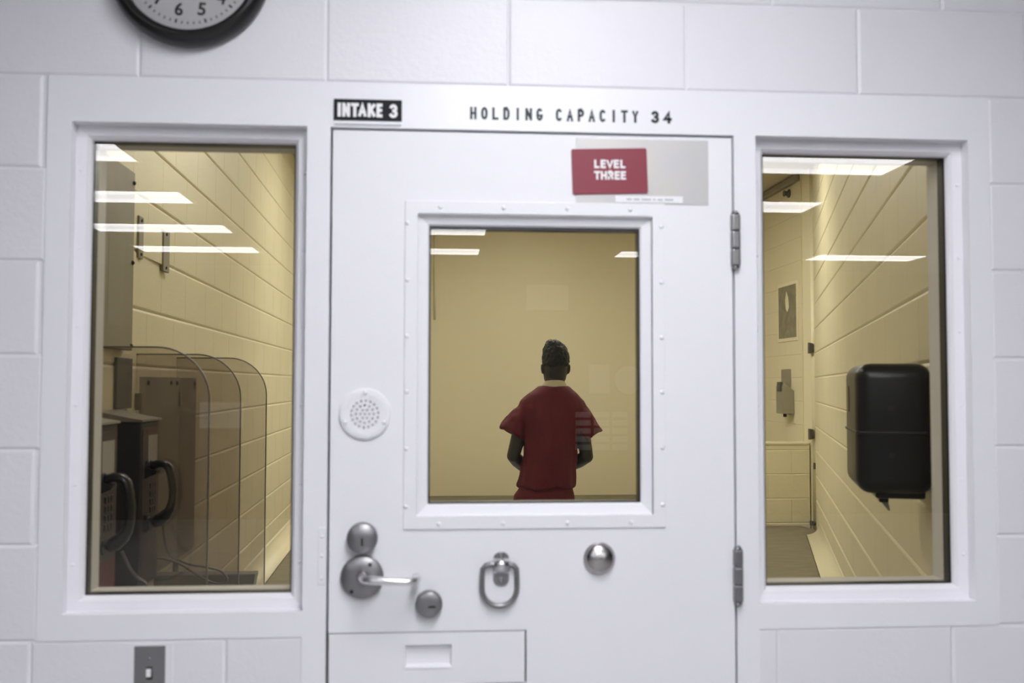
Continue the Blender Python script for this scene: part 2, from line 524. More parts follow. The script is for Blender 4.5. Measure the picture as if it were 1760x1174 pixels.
# stencilled capacity notice on the head of the frame
x = -0.147
for ch in 'HOLDING CAPACITY 34':
    if ch == ' ':
        x += 0.0192; continue
    wd = {'I': 0.0048, '3': 0.0185, '4': 0.0195, 'N': 0.0155}.get(ch, 0.0148)
    letters([(ch, x+(0.005 if ch == 'I' else 0.0), wd)], 0.0285, 0.0068 if ch in '34' else 0.0056, -0.0016, center=(0, 2.1715)).build('stencil_letter', M['black_print'], trim)
    x += 0.0249 if ch not in '3' else 0.0275

def side_light(name, sx):
    x0, x1 = (RX0, RX1) if sx > 0 else (-RX1, -RX0)
    rect = (x0, x1, RZ0, RZ1)
    win = struct(MB().ringframe(rect, [(0.0, 0.030), (0.004, 0.030), (0.022, 0.032), (0.0285, 0.040), (0.031, 0.050)]).build(name, M['frame']))
    q = MB()
    g = 0.028
    q.box((x0+g, 0.050, RZ0+g), (x1-g, 0.0562, RZ1-g))
    q.build('pane', M['glass'], win)
    q = MB()
    q.ringframe(rect, [(0.012, 0.0495), (0.0335, 0.0495), (0.0335, 0.0499)])
    q.ringframe(rect, [(0.012, 0.0565), (0.032, 0.0565), (0.032, 0.082), (0.012, 0.082), (0.012, 0.0565)])
    q.build('gasket', M['gasket'], win)
    q = MB()
    q.ringframe(rect, [(0.0, 0.0825), (0.031, 0.0825), (0.0315, 0.134), (0.0, 0.134), (0.0, 0.0825)])
    q.build('inner_stop', M['reveal'], win)
    for k in range(6):
        z = RZ0+0.10+k*(RZ1-RZ0-0.2)/5
        for xx, d in ((x0, 1), (x1, -1)):
            q = MB(); q.ball((xx+d*0.010, 0.0305, z), (0.0042, 0.003, 0.0042), 10, 6); q.build('screw', M['frame'], win)
    return win
side_light('window_1', -1)
side_light('window_2', 1)

# ================================================================== DOOR
VX0, VX1, VZ0, VZ1 = -0.262, 0.2665, 1.2725, 1.941     # vision kit opening
HX0, HX1, HZ0, HZ1 = -0.4505, -0.018, 0.906, 1.0225    # food hatch
DY0, DY1 = 0.002, 0.048
door_xs = [-0.4505, VX0, HX1, VX1, 0.4515]
door_zs = [0.012, HZ0, HZ1, VZ0, VZ1, 2.1275]
def dsolid(x, z):
    if VX0 < x < VX1 and VZ0 < z < VZ1: return False
    if x < HX1 and HZ0 < z < HZ1: return False
    return True
door = struct(MB().plate(door_xs, door_zs, DY0, DY1, dsolid).build('door_1', M['door']))
# food hatch with a pocket pull
px0, px1, pz0, pz1 = -0.286, -0.182, 0.945, 0.995
h = MB()
h.plate([HX0+0.0015, px0, px1, HX1-0.004], [HZ0+0.003, pz0, pz1, HZ1-0.0025], DY0, 0.016, lambda x, z: not (px0 < x < px1 and pz0 < z < pz1))
hatch = h.build('food_hatch', M['door'], door)
h = MB(); h.box((HX0-0.001, 0.020, HZ0-0.001), (HX1+0.001, 0.030, HZ1+0.001)); h.build('hatch_backing', M['gasket'], hatch)
h = MB()
h.ringframe((px0, px1, pz0, pz1), [(-0.0035, DY0-0.0012), (0.0, DY0-0.0016), (0.002, DY0), (0.004, 0.0145)])
h.box((px0, 0.0142, pz0), (px1, 0.016, pz1)); h.build('pocket_pull', M['door'], hatch)
# vision kit
k = MB()
k.ringframe((-0.2905, 0.2950, 1.2445, 1.9725), [(0.0, DY0), (0.0, -0.0012), (0.0012, -0.002), (0.0285, -0.002), (0.0285, 0.010), (0.033, 0.0115), (0.050, 0.0165), (0.0535, 0.0205)])
kit = k.build('vision_frame', M['door'], door)
for x in (-0.212, -0.0705, 0.0725, 0.2155):
    for z in (1.9585, 1.2565):
        s = MB(); s.ball((x, -0.0022, z), (0.0052, 0.0034, 0.0052), 12, 8); s.build('screw', M['door'], kit)
for z in (1.9215, 1.7945, 1.6695, 1.5465, 1.422, 1.295):
    for x in (-0.2845, 0.2872):
        s = MB(); s.ball((x, -0.0022, z), (0.0052, 0.0034, 0.0052), 12, 8); s.build('screw', M['door'], kit)
g = MB(); g.box((-0.2395, 0.021, 1.295), (0.244, 0.0268, 1.9215)); g.build('vision_glass', M['glass'], door)
g = MB(); g.ringframe((-0.2625, 0.267, 1.272, 1.9415), [(0.02, 0.0205), (0.0295, 0.0205), (0.0295, 0.0208)])
g.ringframe((-0.2625, 0.267, 1.272, 1.9415), [(0.02, 0.027), (0.0285, 0.027), (0.0285, 0.055), (0.0, 0.055)])
g.build('vision_gasket', M['gasket'], door)
# speaking grille
gx, gz = -0.3755, 1.498
s = MB(); s.lathe([(0.0565, DY0), (0.0562, -0.0030), (0.054, -0.0042), (0.041, -0.0045), (0.037, -0.0036), (0.030, -0.0034)], (gx, 0, gz), n=56)
grille = s.build('speaking_grille', M['door'], door)
s = MB()
for ring, r in ((1, 0.0), (6, 0.0098), (12, 0.0195), (18, 0.0292)):
    for i in range(ring):
        a = 2*PI*i/ring + (0.1 if ring == 18 else 0)
        s.lathe([(0.0030, -0.0036), (0.0027, -0.0046), (0.0021, -0.0046), (0.0016, -0.0036)], (gx+r*math.cos(a), 0, gz+r*math.sin(a)), n=10)
s.build('perforation', mat('shaded_perforation', (0.62, 0.61, 0.64), 0.5), grille)  # grey carries the shade of the paint-filled holes
for a in (90, 203, 337):
    s = MB(); s.ball((gx+0.0465*math.cos(math.radians(a)), -0.0044, gz+0.0465*math.sin(math.radians(a))), (0.0052, 0.003, 0.0052), 12, 8); s.build('screw', M['door'], grille)
# deadbolt cylinder above the lever
s = MB(); s.lathe([(0.0335, DY0), (0.0335, -0.006), (0.0325, -0.021), (0.0312, -0.0225), (0.004, -0.0232)], (-0.3785, 0, 1.2285), n=48)
cyl = s.build('upper_lock_cylinder', M['steel'], door)
s = MB(); s.prism([(-0.3800, 1.214), (-0.3755, 1.214), (-0.3762, 1.229), (-0.3782, 1.232), (-0.3800, 1.229)], -0.0242, -0.0236); s.build('keyway', M['slot'], cyl)
# lever on its rose
lx, lz = -0.3785, 1.1435
s = MB(); s.lathe([(0.0465, DY0), (0.0465, -0.009), (0.0445, -0.0115), (0.018, -0.0125)], (lx, 0, lz), n=56)
rose = s.build('lever_rose', M['steel'], door)
for dx, dz in ((0.018, 0.028), (-0.022, -0.030)):
    q = MB(); q.lathe([(0.0042, -0.0122), (0.0036, -0.0135), (0.0012, -0.0132)], (lx+dx, 0, lz+dz), n=12); q.build('screw', M['slot'], rose)
s = MB(); s.lathe([(0.0135, -0.011), (0.0130, -0.020), (0.0110, -0.024)], (lx+0.002, 0, lz+0.003), n=28); s.build('lever_neck', M['steel'], rose)
s = MB()
pts = [(lx+0.002, -0.020, lz+0.004), (lx+0.004, -0.045, lz+0.004), (lx+0.014, -0.058, lz+0.004), (lx+0.030, -0.063, lz+0.0035), (lx+0.065, -0.063, lz+0.001), (lx+0.098, -0.063, lz-0.001), (lx+0.112, -0.059, lz+0.0005), (lx+0.119, -0.049, lz+0.003), (lx+0.120, -0.030, lz+0.004), (lx+0.118, -0.018, lz+0.004)]
s.tube(pts, [0.0095, 0.0095, 0.0095, 0.0092, 0.0088, 0.0085, 0.0085, 0.0085, 0.0085, 0.0075], n=18)
s.build('lever', M['steel_bright'], rose)
# lower lock cylinder
s = MB(); s.lathe([(0.0295, DY0), (0.0295, -0.012), (0.0275, -0.017), (0.025, -0.0185), (0.008, -0.019)], (-0.233, 0, 1.0835), n=48)
cyl = s.build('lower_lock_cylinder', M['steel'], door)
s = MB(); s.prism([(-0.2345, 1.0780), (-0.2185, 1.0780), (-0.2180, 1.0806), (-0.2230, 1.0824), (-0.2345, 1.0815)], -0.0202, -0.0180); s.build('keyway', M['slot'], cyl)
# D ring pull
cx = -0.0745
pl = []
for z0_, a0 in ((1.180, 0), (1.134, PI)):
    for i in range(13):
        a = a0+PI*i/12
        pl.append((cx+0.0172*math.cos(a), z0_+0.0145*math.sin(a)))
s = MB(); s.prism(pl, DY0, -0.0025, 0.0008)
ringp = s.build('ring_bracket', M['steel'], door)
s = MB()
arc = [(cx-0.0168, -0.003, 1.181), (cx-0.0168, -0.0125, 1.176), (cx-0.0168, -0.0165, 1.168), (cx-0.0168, -0.0140, 1.156), (cx-0.0168, -0.003, 1.147)]
vs0 = [s.bm.verts.new(p) for p in arc]; vs1 = [s.bm.verts.new((p[0]+0.0336, p[1], p[2])) for p in arc]
for i in range(4): s.face([vs0[i], vs1[i], vs1[i+1], vs0[i+1]], True)
s.face(vs0); s.face(vs1[::-1])
s.build('bracket_loop', M['steel_bright'], ringp)
for z in (1.1875, 1.1325):
    q = MB(); q.lathe([(0.0062, -0.0024), (0.0058, -0.0045), (0.0025, -0.0055), (0.002, -0.004)], (cx, 0, z), n=16); q.build('bolt', M['steel'], ringp)
rcx = -0.0785
rp = [(rcx+0.0385*math.cos(a), -0.010-0.004*(1+math.sin(a))*0, 1.116+0.0385*math.sin(a)) for a in [PI+PI*i/18 for i in range(19)]]
rp = [(x, -0.0085, z) for x, _, z in rp]
rp += [(rcx+0.0385, -0.0085, 1.140), (rcx+0.0375, -0.0085, 1.158), (rcx+0.030, -0.0088, 1.1665), (rcx+0.018, -0.009, 1.1685), (rcx-0.018, -0.009, 1.1685), (rcx-0.030, -0.0088, 1.1665), (rcx-0.0375, -0.0085, 1.158), (rcx-0.0385, -0.0085, 1.140)]
s = MB(); s.tube(rp, 0.0056, n=14, closed=True); s.build('pull_ring', M['steel'], door)
# spun cover boss
s = MB(); s.lathe([(0.0355, DY0), (0.0355, -0.003), (0.0335, -0.0055), (0.032, -0.006)], (0, 0, 0), n=48, cap=False)
s.lathe([(0.0335, -0.004), (0.0325, -0.0085), (0.029, -0.0125), (0.022, -0.0165), (0.012, -0.0205), (0.003, -0.0225), (0.0006, -0.0226)], (0, 0, 0), n=64)
boss = s.build('cover_boss', M['steel_spun'], door, local=True)
boss.location = (0.144, 0, 1.1775)
# hinges
for zc in (1.8915, 1.1365):
    s = MB()
    for a, b in ((-0.0595, -0.0204), (-0.0201, 0.0201), (0.0204, 0.0595)):
        s.box((0.4462, -0.0175, zc+a), (0.4662, 0.001, zc+b), 0.0045, 3)
    hg = s.build('hinge', M['steel'], door)
    s = MB()
    for d, e in ((0.0595, 1), (-0.0595, -1)):
        s.lathe([(0.0085, d), (0.0085, d+e*0.003), (0.004, d+e*0.0075)], (0.4555, -0.0095, zc), axis='Z', n=16)
    s.build('pin_tip', M['steel'], hg)
    s = MB(); s.box((0.4495, -0.006, zc-0.058), (0.4680, 0.0025, zc+0.058), 0.001); s.build('hinge_leaf', M['steel'], hg)
# steel backing plate with its instruction strip
s = MB(); s.box((0.093, 0.0006, 1.972), (0.397, 0.0022, 2.1205), 0.0004, 1)
bp = s.build('backing_plate', M['steel_plate'], door, label='worn grey steel plate')
s = MB(); s.box((0.182, -0.0006, 1.9755), (0.337, 0.0006, 1.9905), 0.0002, 1)
strip = s.build('instruction_strip', M['label'], bp, label='narrow white paper strip')
xx = 0.208
for wl in (0.012, 0.013, 0.022, 0.006, 0.012, 0.020):
    q = MB(); q.box((xx, -0.0009, 1.9808), (xx+wl, -0.0006, 1.9842)); q.build('faded_word', M['grey_print'], strip); xx += wl+0.0045

# ================================================================== SIGNS, SWITCH, CLOCK ON THE WHITE WALL
rt = math.radians(1.9)
sg = thing('magnetic_sign', 'red rectangular LEVEL THREE sign stuck on the steel plate at the top of the door', 'sign', (0.1695, 0.0, 2.0455))
s = MB()
pl = []
for (cx_, cz_, a0) in ((0.082, 0.0475, 0), (-0.082, 0.0475, PI/2), (-0.082, -0.0475, PI), (0.082, -0.0475, 1.5*PI)):
    for i in range(5):
        a = a0+PI/2*i/4
        xx, zz = cx_+0.0042*math.cos(a), cz_+0.0042*math.sin(a)
        pl.append((xx*math.cos(rt)-zz*math.sin(rt), xx*math.sin(rt)+zz*math.cos(rt)))
s.prism(pl, 0.0005, -0.0022, 0.0006).build('sign_plate', M['red_sign'], sg, local=True)
letters([('L', -0.0355, 0.0118), ('E', -0.0210, 0.0122), ('V', -0.0078, 0.0158), ('E', 0.0090, 0.0122), ('L', 0.0240, 0.0118)], 0.0192, 0.0044, -0.0022, center=(0.0, 0.0165), rot=rt*0.4).build('lettering', M['white_print'], sg, local=True)
letters([('T', -0.0365, 0.0135), ('H', -0.0215, 0.0138), ('R', -0.0055, 0.0132), ('E', 0.0100, 0.0122), ('E', 0.0240, 0.0122)], 0.0192, 0.0044, -0.0022, center=(0.001, -0.0095), rot=rt*0.4).build('lettering', M['white_print'], sg, local=True)

sg = thing('room_sign', 'black plastic INTAKE 3 sign with white letters above the door', 'sign', (-0.374, -0.0015, 2.172))
MB().box((-0.0752, -0.0012, -0.033), (0.0752, 0.0, 0.0245), 0.0004, 1).build('sign_holder', M['frame'], sg, local=True)
MB().box((-0.0735, -0.0028, -0.0330), (0.0735, 0.0, -0.0318)).build('holder_shadow_line', M['grey_print'], sg, local=True)  # grey strip draws the holder's shadow line in colour
MB().box((-0.0752, -0.0036, -0.0235), (0.0752, -0.0012, 0.0240), 0.0005, 1).build('sign_plate', M['black_sign'], sg, local=True)
letters([('I', -0.0665, 0.0072), ('N', -0.0565, 0.0175), ('T', -0.0370, 0.0165), ('A', -0.0215, 0.0190), ('K', -0.0005, 0.0180), ('E', 0.0190, 0.0135)], 0.0310, 0.0070, -0.0036, center=(0, -0.0005)).build('lettering', M['white_print'], sg, local=True)
letters([('3', 0.0475, 0.0185)], 0.0310, 0.0068, -0.0036, center=(0, -0.0012)).build('lettering', M['white_print'], sg, local=True)

sw = thing('light_switch', 'steel toggle light switch plate under the left window', 'switch', (-0.8275, 0.0, 0.9455))
MB().box((-0.0325, -0.0028, -0.0585), (0.0325, 0.001, 0.0575), 0.0014).build('wall_plate', M['steel'], sw, local=True)
MB().box((-0.0065, -0.0034, -0.0135), (0.0065, -0.0026, 0.0135), 0.0004, 1).build('toggle_collar', M['slot'], sw, local=True)
t = MB(); t.prism([(-0.0042, -0.006), (0.0042, -0.006), (0.0045, 0.010), (-0.0045, 0.010)], -0.003, -0.012, 0.001); t.build('toggle', M['white_print'], sw, local=True, label='small white toggle')
for z in (0.03, -0.03):
    MB().lathe([(0.0034, -0.0026), (0.003, -0.0036), (0.001, -0.0038)], (0, 0, z), n=12).build('screw', M['steel'], sw, local=True)
w = MB(); w.box((-0.875, -0.001, 0.880), (-0.7795, 0.0015, 1.0095), 0.001); 
cbox = w.build('switch_box_patch', M['block'], wall)

ck = thing('wall_clock', 'round black rimmed analogue clock above the left window', 'clock', (-0.763, 0.0, 2.4745))
MB().lathe([(0.150, 0.0), (0.172, -0.002), (0.1755, -0.012), (0.174, -0.026), (0.166, -0.040), (0.154, -0.046), (0.146, -0.043), (0.1425, -0.034), (0.1425, -0.018)], (0, 0, 0), n=96, cap=False).build('bezel', M['clock_ring'], ck, local=True)
dial = MB().lathe([(0.1465, -0.014), (0.1465, -0.0185)], (0, 0, 0), n=96).build('dial', M['dial'], ck, local=True)
lean = math.radians(-13)
for hnum in range(1, 13):
    a = PI/2 - hnum*PI/6 + lean
    text_mb(str(hnum), height=0.029, bold=0.024, center=(0.095*math.cos(a), 0.095*math.sin(a)), y=-0.0186, depth=0.0003, rot=lean*0.35).build('numeral', M['black_print'], dial, local=True)
tk = MB()
for i in range(60):
    a = PI/2-i*PI/30+lean
    big = i % 5 == 0
    c, s_ = math.cos(a), math.sin(a)
    r0, r1, hw = (0.1175, 0.1265, 0.0022) if big else (0.120, 0.1255, 0.0014)
    v = [tk.bm.verts.new((c*r-s_*q, -0.0189, s_*r+c*q)) for r, q in ((r0, -hw), (r1, -hw), (r1, hw), (r0, hw))]
    tk.face(v)
tk.build('minute_track', M['black_print'], dial, local=True)
for nm, ang, ln, hw in (('hour_hand', 300, 0.065, 0.004), ('minute_hand', 50, 0.10, 0.003)):
    a = math.radians(ang)
    d, n_ = Vector((math.cos(a), 0, math.sin(a))), Vector((-math.sin(a), 0, math.cos(a)))
    a = math.radians(50 if nm == 'minute_hand' else 100)
    d, n_ = Vector((math.cos(a), 0, math.sin(a))), Vector((-math.sin(a), 0, math.cos(a)))
    q = [(-0.015*d-n_*hw), (ln*d-n_*hw*0.4), (ln*d+n_*hw*0.4), (-0.015*d+n_*hw)]
    MB().prism([(p.x, p.z) for p in q], -0.0225, -0.0215).build(nm, M['black_print'], ck, local=True)
MB().lathe([(0.1435, -0.030), (0.1435, -0.0325)], (0, 0, 0), n=96).build('cover_glass', M['glass'], ck, local=True)

# ================================================================== CELL SHELL
CZ = 3.40            # cell ceiling
BZ = 0.385           # bench top
def LX(y): return -1.246-0.021*y
rd = Vector((0.3130, 0.9497, 0)); rn = Vector((-0.9497, 0.3130, 0))       # run and facing of the slanted right wall
def RXw(y): return 0.995+0.3296*y
RY = 8.4
# left wall
ld = Vector((-0.021, 1, 0)).normalized(); ln_ = Vector((1, 0.021, 0)).normalized()
LP = Vector((LX(0), 0, 0))
def slab(mb, P, U, N, s0, s1, z0, z1, d0, d1):
    v = []
    for d in (d0, d1):
        for s, z in ((s0, z0), (s1, z0), (s1, z1), (s0, z1)):
            p = P+U*s+N*d; v.append(mb.bm.verts.new((p.x, p.y, z)))
    for f in ((0, 1, 2, 3), (7, 6, 5, 4), (0, 4, 5, 1), (1, 5, 6, 2), (2, 6, 7, 3), (3, 7, 4, 0)):
        mb.face([v[i] for i in f])
    return mb
wl = struct(slab(MB(), LP, ld, ln_, 0.135, RY+0.02, 0, CZ, -0.15, -0.006).build('wall_left', M['cream']))
blocks(MB(), LP, ld, ln_, 0.14, RY, 0, CZ, shift=0.1, gz=0.0046, gs=0.0005, dep=0.006).build('block_face', M['cream'], wl)
# right slanted wall, ending in a rounded corner
RP = Vector((0.995, 0, 0))
S1 = 6.25
wr = struct(slab(MB(), RP, rd, rn, 0.15, S1, 0, CZ, -0.15, -0.006).build('wall_right', M['cream']))
blocks(MB(), RP, rd, rn, 0.15, S1, 0, CZ, shift=0.05, gz=0.0046, gs=0.0005, dep=0.006).build('block_face', M['cream'], wr)
# coved inner corner where the slanted wall meets the stub of the alcove
cr = 0.03
q = MB()
pe = RP+rd*S1
c0 = pe+rn*cr
ring = []
for i in range(13):
    a = i/12*math.radians(78)
    p = c0 - rn*cr*math.cos(a) + rd*cr*math.sin(a)
    ring.append((p.x, p.y))
back = [(pe.x+0.25, pe.y+0.45), (pe.x+0.25, pe.y-0.1)]
poly = ring+[(ring[-1][0], pe.y+0.45)]+back
vb = [q.bm.verts.new((x, y, 0)) for x, y in poly]; vt = [q.bm.verts.new((x, y, CZ)) for x, y in poly]
for i in range(len(poly)):
    j = (i+1) % len(poly); q.face([vb[i], vb[j], vt[j], vt[i]], i < 12)
q.face(vb); q.face(vt)
struct(q.build('wall_corner', M['cream_lit']))
# alcove side wall, partition, rear wall, floor, ceiling
AX = 2.93
wa = struct(MB().box((AX, 6.15, 0), (AX+0.15, RY+0.1, CZ)).build('wall_alcove', M['cream']))
blocks(MB(), (AX-0.004, 6.15, 0), (0, 1, 0), (-1, 0, 0), 0, RY-6.15, 0, CZ, gz=0.0016, gs=0.0005, dep=0.004).build('block_face', M['cream'], wa)
pw = struct(MB().box((1.75, 6.004, 0), (2.925, 6.15, 1.068)).build('wall_partition', M['cream_lit']))  # lighter cream stands in for the stronger light on this face
blocks(MB(), (1.75, 6.0, 0), (1, 0, 0), (0, -1, 0), 0, 1.175, 0, 1.068, gz=0.0034, gs=0.0005).build('block_face', M['cream_lit'], pw)
MB().box((1.74, 5.992, 1.060), (2.925, 6.155, 1.080), 0.006).build('ledge_cap', M['cream_lit'], pw)
struct(MB().box((-1.62, RY, 0), (3.3, RY+0.15, CZ)).build('wall_rear', M['cream_smooth']))
struct(MB().box((-5.2, -9.5, -0.1), (6.6, RY+0.2, 0.0)).build('floor', M['floor']))
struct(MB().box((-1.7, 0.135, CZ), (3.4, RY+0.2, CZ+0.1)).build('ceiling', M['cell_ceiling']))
struct(MB().box((AX-0.055, 6.16, 3.335), (AX-0.004, RY-0.01, 3.395), 0.01).build('dark_band', M['board']))  # dark taupe band along the top of the alcove wall
# conduit on the rear wall
tag(MB().tube([(-0.232, RY-0.012, 2.25), (-0.236, RY-0.012, 2.85), (-0.236, RY-0.012, 3.38)], 0.011, n=12).build('conduit', M['cream_smooth'], None), 'thin painted vertical conduit on the rear cell wall, far left of the door glass', 'conduit')

# benches: one U of built-in concrete seating, coved to the walls
def bench(name, poly, label):
    q = MB()
    vb = [q.bm.verts.new((x, y, 0.0)) for x, y in poly]; vt = [q.bm.verts.new((x, y, BZ)) for x, y in poly]
    for i in range(len(poly)):
        j = (i+1) % len(poly); q.face([vb[i], vb[j], vt[j], vt[i]])
    q.face(vb); q.face(vt)
    return tag(q.build(name, M['bench']), label, 'bench')
bench('concrete_bench', [(LX(2.6)+0.002, 2.6), (LX(2.6)+0.46, 2.6), (LX(RY)+0.46, RY-0.5), (LX(RY-0.5)+0.002, RY-0.5)], 'brown topped built-in bench along the left cell wall behind the telephones')
bench('concrete_bench', [(LX(RY-0.49)+0.012, RY-0.49), (2.9, RY-0.49), (2.9, RY-0.001), (LX(RY)+0.012, RY-0.001)], 'brown topped built-in bench along the rear cell wall behind the person')
def RQ(s, d):
    p = RP+rd*s+rn*d; return (p.x, p.y)
bench('concrete_bench', [RQ(1.2, 0.001), RQ(6.0, 0.001), (RQ(6.0, 0.02)[0]-0.02, 5.985), (2.30, 5.985), RQ(1.2, 0.56)], 'brown topped built-in bench along the slanted right wall below the towel dispenser')
def cove(name, P, U, N, s0, s1, r, z, parent=None):
    q = MB(); rows = []
    prof = [(0, r)] + [(r-r*math.cos(a), r-r*math.sin(a)) for a in [PI/2*i/8 for i in range(9)]] + [(r+0.004, 0), (0, 0)]
    prof = [(-0.002, r)]+[(d, h) for d, h in prof[1:]]
    for s in (s0, s1):
        rows.append([q.bm.verts.new(P+U*s+N*d+Vector((0, 0, z+h))) for d, h in prof])
    for i in range(len(prof)):
        j = (i+1) % len(prof); q.face([rows[0][i], rows[0][j], rows[1][j], rows[1][i]], i < 9)
    q.face(rows[0]); q.face(rows[1])
    return struct(q.build(name, M['cream_lit'], parent))
cove('baseboard_left', LP, ld, ln_, 3.35, RY-0.02, 0.105, BZ+0.001)
cove('baseboard_right', RP, rd, rn, 1.25, 5.75, 0.10, BZ+0.001)

# ================================================================== LIGHTS (recessed troffers)
def troffer(loc, lens, lx_=1.22, ly_=0.50, label='', group=None, z=2.95):
    t = thing('ceiling_light', label, 'ceiling light', (loc[0], loc[1], z), 0, group)
    a, b = lx_/2, ly_/2
    h = MB()
    for p, q in (((-a, -b, -0.012), (a, -b+0.02, 0.0)), ((-a, b-0.02, -0.012), (a, b, 0.0)), ((-a, -b+0.02, -0.012), (-a+0.02, b-0.02, 0.0)), ((a-0.02, -b+0.02, -0.012), (a, b-0.02, 0.0)), ((-a+0.02, -b+0.02, -0.0015), (a-0.02, b-0.02, 0.0))):
        h.box(p, q)
    h.build('housing', M['housing'], t, local=True)
    c = b*0.36
    for s0, s1, mm in ((-b+0.02, -c, M[lens+'_lens' if lens else 'lens']), (-c, c, M[lens+'_dim' if lens else 'lens_dim']), (c, b-0.02, M[lens+'_lens' if lens else 'lens'])):
        MB().box((-a+0.02, s0, -0.009), (a-0.02, s1, -0.002)).build('lens', mm, t, local=True)
    return t
hall = struct(MB().box((-5.2, -9.5, 2.95), (6.6, 0.004, 3.05)).build('ceiling', M['hall_ceiling']))
spots = [(-2.66, -3.735), (-2.66, -5.17), (-2.66, -6.66), (-2.66, -8.05),
         (-0.37, -6.66), (-0.37, -8.05),
         (2.10, -3.735), (2.10, -5.17), (2.28, -8.10), (4.42, -8.12),
         (0.08, -1.38), (0.08, -2.85)]  # last two are unseen, narrowed and placed to light the door
names = ['left column, nearest row seen', 'left column, second row seen', 'left column, third row seen', 'left column, last row seen',
         'mirrored at the top edge of the door glass', 'mirrored at the upper left of the door glass',
         'mirrored along the top edge of the right pane', 'mirrored at the upper left of the right pane', 'mirrored at the upper right of the door glass', 'mirrored across the middle of the right pane',
         'out of view just in front of the door', 'added out of view in front of the door, second from it']
for (x, y), nm in zip(spots, names):
    if 'left column' in nm: lb = 'long white ceiling light mirrored in the left pane, ' + nm.split(', ')[1]
    elif 'mirrored' in nm: lb = 'long white ceiling light ' + nm
    else: lb = 'hall ceiling light ' + nm
    near = y > -3
    troffer((x, y), 'near' if near else '', 0.5 if near else 1.22, 1.22 if near else 0.5, label=lb, group='hall ceiling lights')
troffer((-0.05, 4.75), 'cell', 1.22, 0.6, 'cell ceiling light left of the person', 'cell ceiling lights', CZ-0.001)
troffer((1.55, 4.85), 'cell', 1.0, 0.6, 'cell ceiling light right of the person', 'cell ceiling lights', CZ-0.001)

troffer((-0.5, 1.8), 'cell', 0.6, 0.6, 'added cell ceiling light near the door', 'cell ceiling lights', CZ-0.001)  # added out of view to even the light on the side walls
troffer((0.75, 6.5), 'cell', 0.9, 0.6, 'added cell ceiling light towards the rear wall', 'cell ceiling lights', CZ-0.001)  # added out of view to brighten the rear wall

# hall shell behind the camera
struct(MB().box((-5.2, -9.6, 0), (6.6, -9.5, 2.95)).build('wall_back', M['hall_wall']))
struct(MB().box((-5.3, -9.6, 0), (-5.2, 0.135, 2.95)).build('wall_hall_left', M['hall_wall']))
struct(MB().box((6.6, -9.6, 0), (6.7, 0.135, 2.95)).build('wall_hall_right', M['hall_wall']))

# things on the hall's rear wall, faintly mirrored in the glass
BY = -9.499
for (x0, x1, z0, z1, lb) in ((1.60, 1.84, 1.46, 1.80, 'white notice sheet on the hall wall behind the camera, beside the pale round clock'),
                             (0.85, 1.35, 2.45, 2.75, 'white notice sheet high on the hall wall behind the camera'),
                             (-2.95, -2.45, 1.05, 1.35, 'white notice sheet low on the hall wall behind the camera, far left')):
    tag(MB().box((x0, BY, z0), (x1, BY+0.004, z1)).build('notice_sheet', M['paper']), lb, 'notice')
hc = thing('wall_clock', 'pale round clock on the hall wall behind the camera', 'clock', (2.07, BY, 1.62))
MB().lathe([(0.19, 0.0), (0.19, 0.03), (0.17, 0.035)], (0, 0, 0), n=40).build('bezel', M['clock_ring'], hc, local=True)
MB().lathe([(0.168, 0.034), (0.168, 0.037)], (0, 0, 0), n=40).build('dial', M['paper'], hc, local=True)
rk = thing('file_rack', 'grey wall rack holding white forms on the hall wall behind the camera', 'rack', (1.74, BY, 0.78))
MB().box((-0.34, 0.0, -0.02), (0.34, 0.02, 0.50)).build('back', M['dark_plate'], rk, local=True)
for i in range(3):
    for j in range(5):
        MB().box((-0.31+i*0.22, 0.02, 0.01+j*0.096), (-0.13+i*0.22, 0.05, 0.075+j*0.096)).build('form_stack', M['paper'], rk, local=True)

# ================================================================== LEFT SIDE OF THE CELL
bd = thing('notice_board', 'tall taupe board bolted high on the left cell wall', 'board', (LX(1.0)+0.006, 0.80, 1.99))
q = MB(); q.box((0.0, -0.42, -0.315), (0.020, 0.43, 0.288), 0.003)
q.build('panel', M['board'], bd, local=True)
for zz in (0.250, -0.02, -0.30):
    MB().lathe([(0.007, 0.019), (0.007, 0.024), (0.004, 0.027)], (0, 0.412, zz), axis='X', n=12).build('bolt', M['slot'], bd, local=True)
for (y0, y1, z0, z1) in ((-0.05, 0.14, -0.22, 0.0), (0.17, 0.33, -0.24, 0.05)):
    MB().box((0.0195, y0, z0), (0.0205, y1, z1)).build('notice_sheet', mat('aged_notice_paper', (0.31, 0.275, 0.20), 0.7), bd, local=True)
bk = thing('wall_bracket', 'flat metal bracket with two upright straps on the left cell wall beside the board', 'bracket', (LX(1.58), 1.58, 2.083))
for y0, y1, z0, z1 in ((-0.205, -0.150, -0.075, 0.075), (0.115, 0.200, -0.085, 0.075)):
    MB().box((0.0, y0, z0), (0.012, y1, z1), 0.002).build('strap', M['board'], bk, local=True)
MB().box((0.0, -0.15, -0.06), (0.006, 0.115, 0.062), 0.001).build('web_plate', M['cream'], bk, local=True)
for y_, z_ in ((-0.18, 0.06), (-0.18, -0.06), (0.15, 0.06), (0.15, -0.07)):
    MB().lathe([(0.006, 0.011), (0.005, 0.016)], (0, y_, z_), axis='X', n=10).build('bolt', M['slot'], bk, local=True)
# dark notice plate above the far telephone
tag(MB().box((LX(1.2)+0.001, 1.135, 1.480), (LX(1.2)+0.012, 1.300, 1.650), 0.002).build('notice_plate', M['dark_plate']), 'small dark plate on the left cell wall above the far telephone', 'plate')
